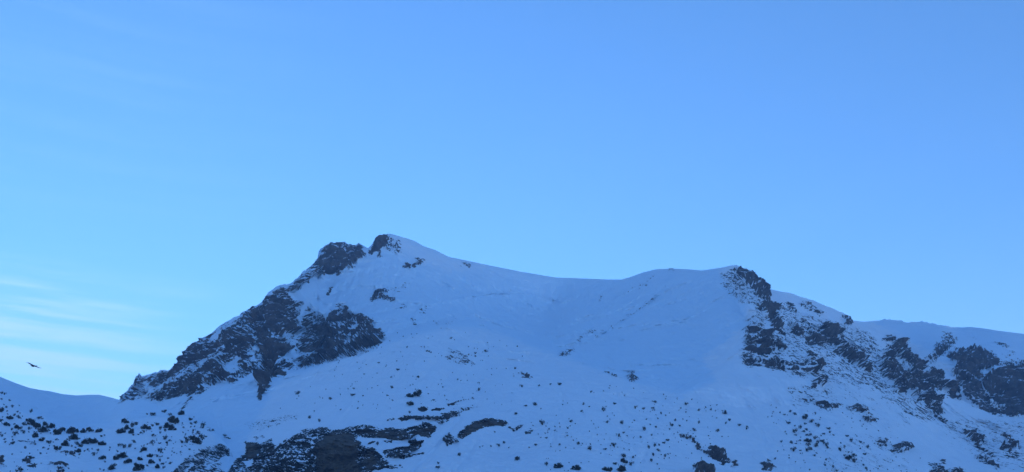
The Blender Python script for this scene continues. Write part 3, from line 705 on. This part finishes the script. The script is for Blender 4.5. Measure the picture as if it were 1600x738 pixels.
K11 = (0, 590, 4.985, [(15,120,5),(35,130,4),(75,178,4),(12,165,4),(98,225,5),(152,218,2.5),(52,228,5),(8,250,10),(8,335,6),(70,310,9),(112,288,5),(148,305,8),(138,265,4),(240,265,6),(250,350,13),(285,365,14),(300,310,8),(50,360,9),(90,405,4),(125,380,9),(160,390,7),(185,360,7),(180,425,6),(115,440,7),(345,358,9),(395,375,11),(225,330,9),(225,400,5),(330,405,12),(370,410,8),(435,420,13),(480,405,10),(545,415,12),(580,410,10),(270,450,10),(330,480,9),(385,500,8),(435,480,5),(510,510,13),(570,460,13),(600,470,8),(560,535,4),(600,510,8),(635,530,7),(650,415,9),(700,405,10),(775,410,9),(680,495,13),(730,490,13),(790,508,11),(610,568,9),(765,568,5),(800,622,9),(735,600,6),(445,550,9),(470,545,7),(195,548,5),(240,620,8),(185,640,7),(315,590,4),(15,452,5),(35,480,4),(100,508,7),(685,560,4),(790,455,5),(815,450,3),(720,590,3),(375,555,4),(335,545,4),(160,720,8),(130,728,5),(870,700,10),(890,685,6),(812,720,4)])
K5 = (440, 520, 3.385, [(900,28,4),(665,75,3),(1028,108,4),(1028,124,3.5),(1083,95,6),(1248,72,3),(515,157,4),(557,172,2),(613,193,6),(440,217,4),(725,233,5),(582,235,3),(1237,188,4),(85,318,7),(385,295,4),(373,325,8),(430,333,3),(260,347,6),(585,288,5),(480,292,2),(560,330,4),(587,357,3),(722,320,14),(682,330,9),(678,372,10),(778,323,2.5),(855,288,3),(865,333,2.5),(803,355,4),(1045,303,5),(933,247,3),(405,400,3),(312,407,3),(150,447,6),(203,467,5),(680,422,4),(1012,345,3),(1240,427,4),(1292,385,4),(1340,378,5),(943,643,7),(830,690,4),(830,710,6),(1246,667,7),(1150,595,5),(1180,580,5),(1128,525,3),(1050,605,2.5),(1065,600,2.5),(1108,600,3),(1202,608,2.5),(1312,607,3),(1343,592,3),(880,597,4),(510,588,6),(407,365,2.5),(353,297,2.5),(175,415,2.5)])
K7 = (800, 540, 3.7275, [(20,133,4),(57,236,5),(157,232,4),(225,225,4),(277,222,7),(460,270,4),(135,340,7),(83,350,4),(25,395,5),(415,342,4),(407,380,5),(535,375,7),(597,337,5),(722,362,5),(765,365,6),(835,328,5),(827,362,5),(985,365,3),(1017,340,6),(1015,388,3),(1092,375,5),(1130,360,3),(1162,374,4),(1187,380,2.5),(1243,392,6),(1270,435,4),(1247,453,3),(872,393,4),(897,407,3),(853,425,3),(783,430,3),(952,435,5),(933,460,8),(978,465,5),(1019,438,3),(1089,449,5),(1065,490,6),(920,487,3),(840,472,5),(808,460,3),(773,487,7),(643,447,8),(557,445,5),(715,436,3),(652,508,4),(626,525,6),(343,440,6),(325,480,4),(322,525,3),(178,452,8),(218,486,3),(250,495,3),(202,537,4),(138,578,4),(277,576,4),(385,569,6),(457,598,8),(545,600,6),(594,578,7),(833,582,6),(800,595,5),(825,637,5),(857,608,6),(890,565,5),(910,548,6),(912,632,3),(892,645,5),(750,535,4),(815,520,4),(708,650,4),(813,670,5),(30,658,8),(202,690,7),(272,698,12),(374,708,12),(650,640,8),(655,672,9),(550,718,9),(572,722,9),(605,685,7),(640,715,14),(697,690,7),(860,580,4),(1205,490,4),(1327,462,4),(1370,470,4),(848,690,3)])
KR = (1120, 600, 5.346, [(70,240,7),(78,327,4),(110,302,4),(190,345,4),(255,375,4),(10,390,6),(570,255,4),(617,228,5),(657,247,6),(530,240,3),(600,322,7),(745,272,10),(795,307,8),(853,350,7),(833,330,4),(743,330,5),(702,362,7),(750,375,7),(735,395,5),(653,350,3),(650,393,8),(665,425,5),(577,400,3),(785,420,6),(750,425,5),(822,450,7),(765,468,9),(767,505,8),(830,510,8),(850,485,7),(890,475,7),(915,505,8),(925,530,5),(755,550,8),(787,542,6),(697,553,4),(645,550,8),(630,487,6),(668,495,4),(540,483,4),(702,470,4),(942,370,6),(948,403,4),(903,413,5),(875,432,3),(980,428,3),(828,242,3),(1035,552,6),(1070,520,4),(1040,493,3),(1125,475,6),(1090,432,5),(1205,485,5),(1200,540,3),(1265,525,6),(1245,585,5),(1105,615,10),(1140,595,8),(1150,645,7),(1070,600,4),(1105,572,3),(820,598,4),(835,577,3),(918,632,4),(973,692,5),(907,677,4),(1005,725,4),(1228,677,4),(1255,705,5),(778,717,3),(490,625,4),(605,618,3)])
special = {('A', 250, 350): 'big round dark bush in the densest thicket of the left hillside',
 ('A', 790, 508): 'rounded bush standing just right of the wide dark bush pair on the left hillside',
 ('A', 8, 250): 'wide dark bush cut by the left edge of the picture',
 ('K', 90, 280): 'lone round bush at the left on the bare upper snow of the knoll',
 ('K', 330, 212): 'lone bush with a tiny one at its left, high on the smooth knoll snow',
 ('K', 447, 187): 'uppermost round bush near the top of the knoll',
 ('K', 597, 203): 'bush standing alone where the knoll meets the big snow slope',
 ('K', 525, 262): 'largest clump near the top of the knoll',
 ('K', 787, 325): 'round bush at the right end of the knoll beside a thin rock line',
 ('K', 740, 455): 'broad brownish bush at the lower right side of the knoll',
 ('C', 722, 320): 'largest bush of the tight clump on the open middle slope, above the rock ledges',
 ('C', 682, 330): 'left bush of the tight clump on the open middle slope',
 ('C', 678, 372): 'bush just below the tight clump on the open middle slope',
 ('C', 373, 325): 'wide low bush on the snow above the big brown cliff',
 ('C', 85, 318): 'lone upright bush on the snow left of centre, below the dark buttress',
 ('C', 260, 347): 'lone round bush right of the upright bush below the dark buttress',
 ('C', 943, 643): 'spiky upright bush on the snow below the curved cliff',
 ('C', 1246, 667): 'round bush at the bottom, right of the spiky bush below the curved cliff',
 ('C', 1028, 108): 'upper of two tiny stacked bushes high on the front ridge',
 ('C', 1028, 124): 'lower of two tiny stacked bushes high on the front ridge',
 ('C', 510, 588): 'single bush on the snow shelf right of the big brown cliff',
 ('C', 830, 710): 'dark bush at the bottom edge with a smaller bush directly above it',
 ('C', 830, 690): 'small bush directly above a darker one near the bottom edge',
 ('D', 277, 222): 'round low bush on the right shoulder of the front ridge',
 ('D', 272, 698): 'wide upright bush at the bottom edge, left one of two big neighbours',
 ('D', 374, 708): 'wide upright bush at the bottom edge, right one of two big neighbours',
 ('D', 650, 640): 'top of the tall dark bush stack at the bottom edge right of centre',
 ('D', 655, 672): 'middle bush of the tall dark bush stack at the bottom edge',
 ('D', 640, 715): 'broad base bush of the tall dark bush stack at the bottom edge',
 ('D', 643, 447): 'roundest bush on the slope straight above the tall bush stack',
 ('D', 933, 460): 'largest bush in the loose scatter on the right half of the middle slope',
 ('D', 535, 375): 'lone bush on clean snow in the centre of the lower slope',
 ('D', 1243, 392): 'rightmost sizeable bush of the scatter before the smooth right snowfield',
 ('R', 600, 322): 'lone bush at the left margin of the right slope bush group',
 ('R', 745, 272): 'widest bush at the top of the right slope bush group',
 ('R', 70, 240): 'lone bush on the smooth snow far left of the right slope bush group',
 ('R', 1035, 552): 'isolated round bush right of the right slope bush group',
 ('R', 1105, 615): 'left bush of the low trio near the bottom right of the bush group',
 ('R', 1140, 595): 'top bush of the low trio near the bottom right of the bush group',
 ('R', 1150, 645): 'lowest bush of the low trio near the bottom right of the bush group',
 ('R', 942, 370): 'upright bush above a tiny one, right of the right slope bush group',
}
zones = {'A': ('left hillside', 'bushes on the left hillside', 'hill', K11), 'K': ('rounded knoll at lower left', 'bushes on the knoll', 'hill', K12),
         'C': ('open middle snow slope', 'bushes on the middle slope', 'mountain', K5), 'D': ('lower slope right of centre', 'bushes right of centre', 'mountain', K7),
         'R': ('right hand snow slope', 'bushes on the right slope', 'mountain', KR)}
items = []
for z, (zn, gp, sh, (ox, oy, s, pts)) in zones.items():
    for (cx, cy, w) in pts: items.append((w, z, cx, cy, ox + cx / s, oy + cy / s))
items.sort(key=lambda t: -t[0])
singles, rest = items[:300], items[300:]
rb = random.Random(3)
def bush_place(z, px, py, w):
    sh = zones[z][2]
    p = surf(sh, px, py + w * .36)
    if z == 'K':                                        # a few stand on the big slope beyond the knoll
        p = surf('hill', px, py + w * .36)
        if p is None: p = surf('mountain', px, py + w * .36)
    if p is None: return None
    return p, w * p[1] / F / cp
cnt = 0
for (w, z, cx, cy, px, py) in singles:
    t = bush_place(z, px, py, w)
    if t is None: continue
    p, size = t
    me = rb.choice(big_variants if w >= 9 else variants)
    o = bpy.data.objects.new('bush', me); C.objects.link(o)
    o.location = (p[0], p[1], p[2] - size * .06)
    o.rotation_euler = (0, 0, rb.uniform(0, 6.28)); k = size * rb.uniform(.92, 1.12)
    o.scale = (k, k, k * rb.uniform(.85, 1.1))
    zn, gp = zones[z][:2]
    sp_l = special.get((z, cx, cy))
    sz = 'large' if w >= 9 else 'medium sized' if w >= 6 else 'small'
    tag(o, sp_l or f'{sz} dark leafless bush growing out of snow on the {zn}', 'bush', f'{sz} {gp}' if not sp_l else gp)
    cnt += 1
# the tiniest scrub as one object
V = []; Fc = []; base = variants[0]
bv = np.empty(len(base.vertices) * 3, np.float32); base.vertices.foreach_get('co', bv); bv = bv.reshape(-1, 3)
bl = np.empty(len(base.loops), np.int32); base.loops.foreach_get('vertex_index', bl); bl = bl.reshape(-1, 4)
n = 0
def scatter(z, poly, num, lo, hi):
    p_ = np.array(poly, float); x0, y0 = p_.min(0); x1, y1 = p_.max(0); k_ = 0
    while k_ < num:
        x, y = rb.uniform(x0, x1), rb.uniform(y0, y1); ins = False
        for i in range(len(p_)):
            ax, ay = p_[i]; bx, by = p_[(i + 1) % len(p_)]
            if (ay > y) != (by > y) and x < (bx - ax) * (y - ay) / (by - ay) + ax: ins = not ins
        if ins: rest.append((rb.uniform(lo, hi), z, 0, 0, x, y)); k_ += 1
scatter('A', [(0,645),(60,662),(130,690),(200,700),(200,738),(0,738)], 70, 1.5, 3.5)
scatter('A', [(0,612),(25,640),(70,665),(60,690),(0,670)], 22, 1.5, 3.5)
scatter('K', [(230,660),(300,648),(330,672),(310,710),(260,725),(200,700)], 95, 1.3, 3)
scatter('C', [(620,520),(740,500),(820,540),(800,640),(640,640),(470,640),(400,680),(470,590)], 140, 1.2, 2.2)
scatter('D', [(820,640),(960,600),(1130,630),(1160,700),(1050,738),(860,738)], 190, 1.2, 2.6)
scatter('R', [(1200,630),(1330,640),(1440,700),(1440,738),(1200,738)], 120, 1.2, 2.6)
for (w, z, cx, cy, px, py) in rest:
    t = bush_place(z, px, py, w)
    if t is None: continue
    p, size = t; a = rb.uniform(0, 6.28); c_, s_ = math.cos(a), math.sin(a)
    v = bv @ np.array([[c_, s_, 0], [-s_, c_, 0], [0, 0, 1]]) * size + p
    V.append(v); Fc.append(bl + n); n += len(v)
if V:
    tag(mesh_obj('scrub', np.concatenate(V), np.concatenate(Fc), TW, False), 'tiny scattered scrub poking through the snow', 'scrub', kind='stuff')

# ------------------------------------------------------------------ soaring bird
def bird():
    m, nt, b = newmat('black_feathers')
    g = N(nt, 'ShaderNodeTexCoord')
    nt.links.new(ramp(nt, noise(nt, g.outputs['Object'], 6), [(.3, (.010, .010, .011)), (.7, (.035, .033, .032))]), b.inputs['Base Color']); b.inputs['Roughness'].default_value = .7
    V = []; Fc = []
    # body: lofted rings along y (nose to tail)
    prof = [(-.62, .02, .0), (-.56, .05, .01), (-.46, .06, .0), (-.36, .09, -.01), (-.2, .15, -.03), (0, .17, -.04), (.2, .13, -.03), (.36, .08, 0), (.5, .10, .01), (.68, .13, .01), (.74, .12, .01)]
    nr = 10
    for k, (y, r_, z) in enumerate(prof):
        flat = 1 if y < .3 else .25
        for j in range(nr):
            a = j / nr * 6.2832; V.append((math.cos(a) * r_ * (1 if y < .3 else 1.5), y, z + math.sin(a) * r_ * flat))
        if k:
            for j in range(nr):
                i0 = (k - 1) * nr; Fc.append((i0 + j, i0 + (j + 1) % nr, i0 + nr + (j + 1) % nr, i0 + nr + j))
    for sgn in (-1, 1):
        stn = [(0, -.20, .34, .0, .08), (.3, -.24, .36, .03, .075), (.7, -.26, .30, .055, .06), (1.05, -.20, .28, .07, .04), (1.3, -.13, .26, .08, .025)]
        i0 = len(V)
        for (x, le, te, z, th) in stn:
            for (y, dz) in ((le, 0), ((le * 2 + te) / 3, th), (te, 0), ((le * 2 + te) / 3, -th * .3)): V.append((sgn * x, y, z + dz))
        for k in range(len(stn) - 1):
            for j in range(4): a = i0 + k * 4; Fc.append((a + j, a + (j + 1) % 4, a + 4 + (j + 1) % 4, a + 4 + j))
        for k in range(6):                                  # finger-like primaries
            y0 = -.12 + k * .07; a = math.radians(-22 + k * 11); le = .48 - .03 * abs(k - 2)
            p0 = np.array([sgn * 1.26, y0, .08]); p1 = p0 + np.array([sgn * math.cos(a) * le, math.sin(a) * le, -.01 + .015 * (3 - abs(k - 2))])
            i = len(V)
            for p_, w_ in ((p0, .034), (p1, .014)):
                for (dy, dz) in ((-w_, 0), (0, .012), (w_, 0), (0, -.008)): V.append(tuple(p_ + np.array([0, dy, dz])))
            for j in range(4): Fc.append((i + j, i + (j + 1) % 4, i + 4 + (j + 1) % 4, i + 4 + j))
            Fc.append((i + 4, i + 5, i + 6, i + 7))
    o = mesh_obj('bird', np.array(V), np.array(Fc), m, True)
    o.location = world(52.2, 571.8, 215.0)
    o.rotation_euler = (math.radians(9), math.radians(22), math.radians(-24))
    o.scale = (1.16, 1.16, 1.16)
    tag(o, 'large black bird soaring with spread wings in the sky above the left hill', 'bird')
bird()

# ------------------------------------------------------------------ air
def haze():
    m = bpy.data.materials.new('air'); m.use_nodes = True; nt = m.node_tree; nt.nodes.clear()
    o = nt.nodes.new('ShaderNodeOutputMaterial'); v = N(nt, 'ShaderNodeVolumePrincipled', Density=HAZE, Anisotropy=0.0)
    v.inputs['Color'].default_value = (.60, .78, 1.0, 1); nt.links.new(v.outputs[0], o.inputs['Volume'])
    x, y0, y1, z0, z1 = 9050, -9050, 9050, -8, 1300
    co = [(sx * x, yy, zz) for zz in (z0, z1) for yy in (y0, y1) for sx in (-1, 1)]
    f = [(0, 2, 3, 1), (4, 5, 7, 6), (0, 1, 5, 4), (2, 6, 7, 3), (0, 4, 6, 2), (1, 3, 7, 5)]
    tag(mesh_obj('haze', np.array(co), np.array(f), m, False), 'thin blue mountain air', 'haze', kind='stuff')
HAZE = 0.00007
haze()

# ------------------------------------------------------------------ light
SUN_EL, SUN_AZ = math.radians(1.0), math.radians(150)     # azimuth from straight ahead (+Y), positive = to the right
w = bpy.data.worlds.new('World'); sc.world = w; w.use_nodes = True; nt = w.node_tree; nt.nodes.clear()
out = nt.nodes.new('ShaderNodeOutputWorld'); bg = nt.nodes.new('ShaderNodeBackground')
sky = nt.nodes.new('ShaderNodeTexSky'); sky.sky_type = 'NISHITA'; sky.sun_disc = False
sky.sun_elevation = SUN_EL; sky.sun_rotation = SUN_AZ; sky.altitude = 2500; sky.air_density = 1.0; sky.dust_density = 0.3; sky.ozone_density = 3.0
CLOUD = (.56, .93, 1.35)
TINT = (1.0, 1.0, 1.07)
mul = nt.nodes.new('ShaderNodeMix'); mul.data_type = 'RGBA'; mul.blend_type = 'MULTIPLY'; mul.inputs[0].default_value = 1; mul.clamp_result = False
nt.links.new(sky.outputs[0], mul.inputs[6]); mul.inputs[7].default_value = (*TINT, 1)
# thin high cirrus, low in the left of the sky (laid out by compass bearing and height)
tc = nt.nodes.new('ShaderNodeTexCoord'); sx = nt.nodes.new('ShaderNodeSeparateXYZ'); nt.links.new(tc.outputs['Generated'], sx.inputs[0])
bear = math_(nt, 'ARCTAN2', sx.outputs[0], sx.outputs[1]); hgt = math_(nt, 'ARCSINE', sx.outputs[2], 0)
cx = nt.nodes.new('ShaderNodeCombineXYZ')
wob = N(nt, 'ShaderNodeTexNoise', Scale=3.0, Detail=3.0); nt.links.new(tc.outputs['Generated'], wob.inputs['Vector'])
nt.links.new(math_(nt, 'MULTIPLY', bear, 3.2), cx.inputs[0])
nt.links.new(math_(nt, 'ADD', math_(nt, 'MULTIPLY', math_(nt, 'ADD', hgt, math_(nt, 'MULTIPLY', bear, .02)), 62.0), math_(nt, 'MULTIPLY', wob.outputs[0], 1.6)), cx.inputs[1])
cn = N(nt, 'ShaderNodeTexNoise', Scale=1.0, Detail=8.0, Roughness=.62); nt.links.new(cx.outputs[0], cn.inputs['Vector'])
def band(v, a, b, c, d):
    m1 = N(nt, 'ShaderNodeMapRange', _interpolation_type='SMOOTHSTEP'); nt.links.new(v, m1.inputs[0]); m1.inputs[1].default_value = a; m1.inputs[2].default_value = b
    m2 = N(nt, 'ShaderNodeMapRange', _interpolation_type='SMOOTHSTEP'); nt.links.new(v, m2.inputs[0]); m2.inputs[1].default_value = d; m2.inputs[2].default_value = c
    return math_(nt, 'MULTIPLY', m1.outputs[0], m2.outputs[0])
R_ = math.radians
streak_ = N(nt, 'ShaderNodeMapRange', _interpolation_type='SMOOTHSTEP'); nt.links.new(cn.outputs[0], streak_.inputs[0]); streak_.inputs[1].default_value = .43; streak_.inputs[2].default_value = .66
low = math_(nt, 'MULTIPLY', band(bear, R_(-60), R_(-40), R_(-24), R_(-13)), band(hgt, R_(7.5), R_(9), R_(13), R_(16.5)))
high = math_(nt, 'MULTIPLY', band(bear, R_(-60), R_(-45), R_(-22), R_(-8)), band(hgt, R_(16), R_(20), R_(30), R_(36)))
mask = math_(nt, 'ADD', math_(nt, 'MULTIPLY', low, 1.3), math_(nt, 'MULTIPLY', high, .09))
cf = math_(nt, 'MULTIPLY', math_(nt, 'ADD', math_(nt, 'MULTIPLY', streak_.outputs[0], .85), .12), mask)
cl = mixc(nt, math_(nt, 'MULTIPLY', cf, .7), mul.outputs[2], (CLOUD[0], CLOUD[1], CLOUD[2]))
nt.links.new(cl, bg.inputs[0]); bg.inputs[1].default_value = .15
nt.links.new(bg.outputs[0], out.inputs[0])
sd = bpy.data.lights.new('sun', 'SUN'); so = bpy.data.objects.new('sun', sd); C.objects.link(so)
sd.energy = 2.0; sd.angle = math.radians(.5); sd.color = (1, .86, .7)
dirv = Vector((math.sin(SUN_AZ) * math.cos(SUN_EL), math.cos(SUN_AZ) * math.cos(SUN_EL), math.sin(SUN_EL)))
so.rotation_euler = dirv.to_track_quat('Z', 'Y').to_euler(); so.location = (0, 0, 50)

sc.view_settings.view_transform = 'Standard'; sc.view_settings.look = 'None'
sc.view_settings.exposure = 2.84; sc.view_settings.gamma = 1.0
sc.cycles.max_bounces = 6; sc.cycles.volume_bounces = 1
sc.cycles.use_denoising = True
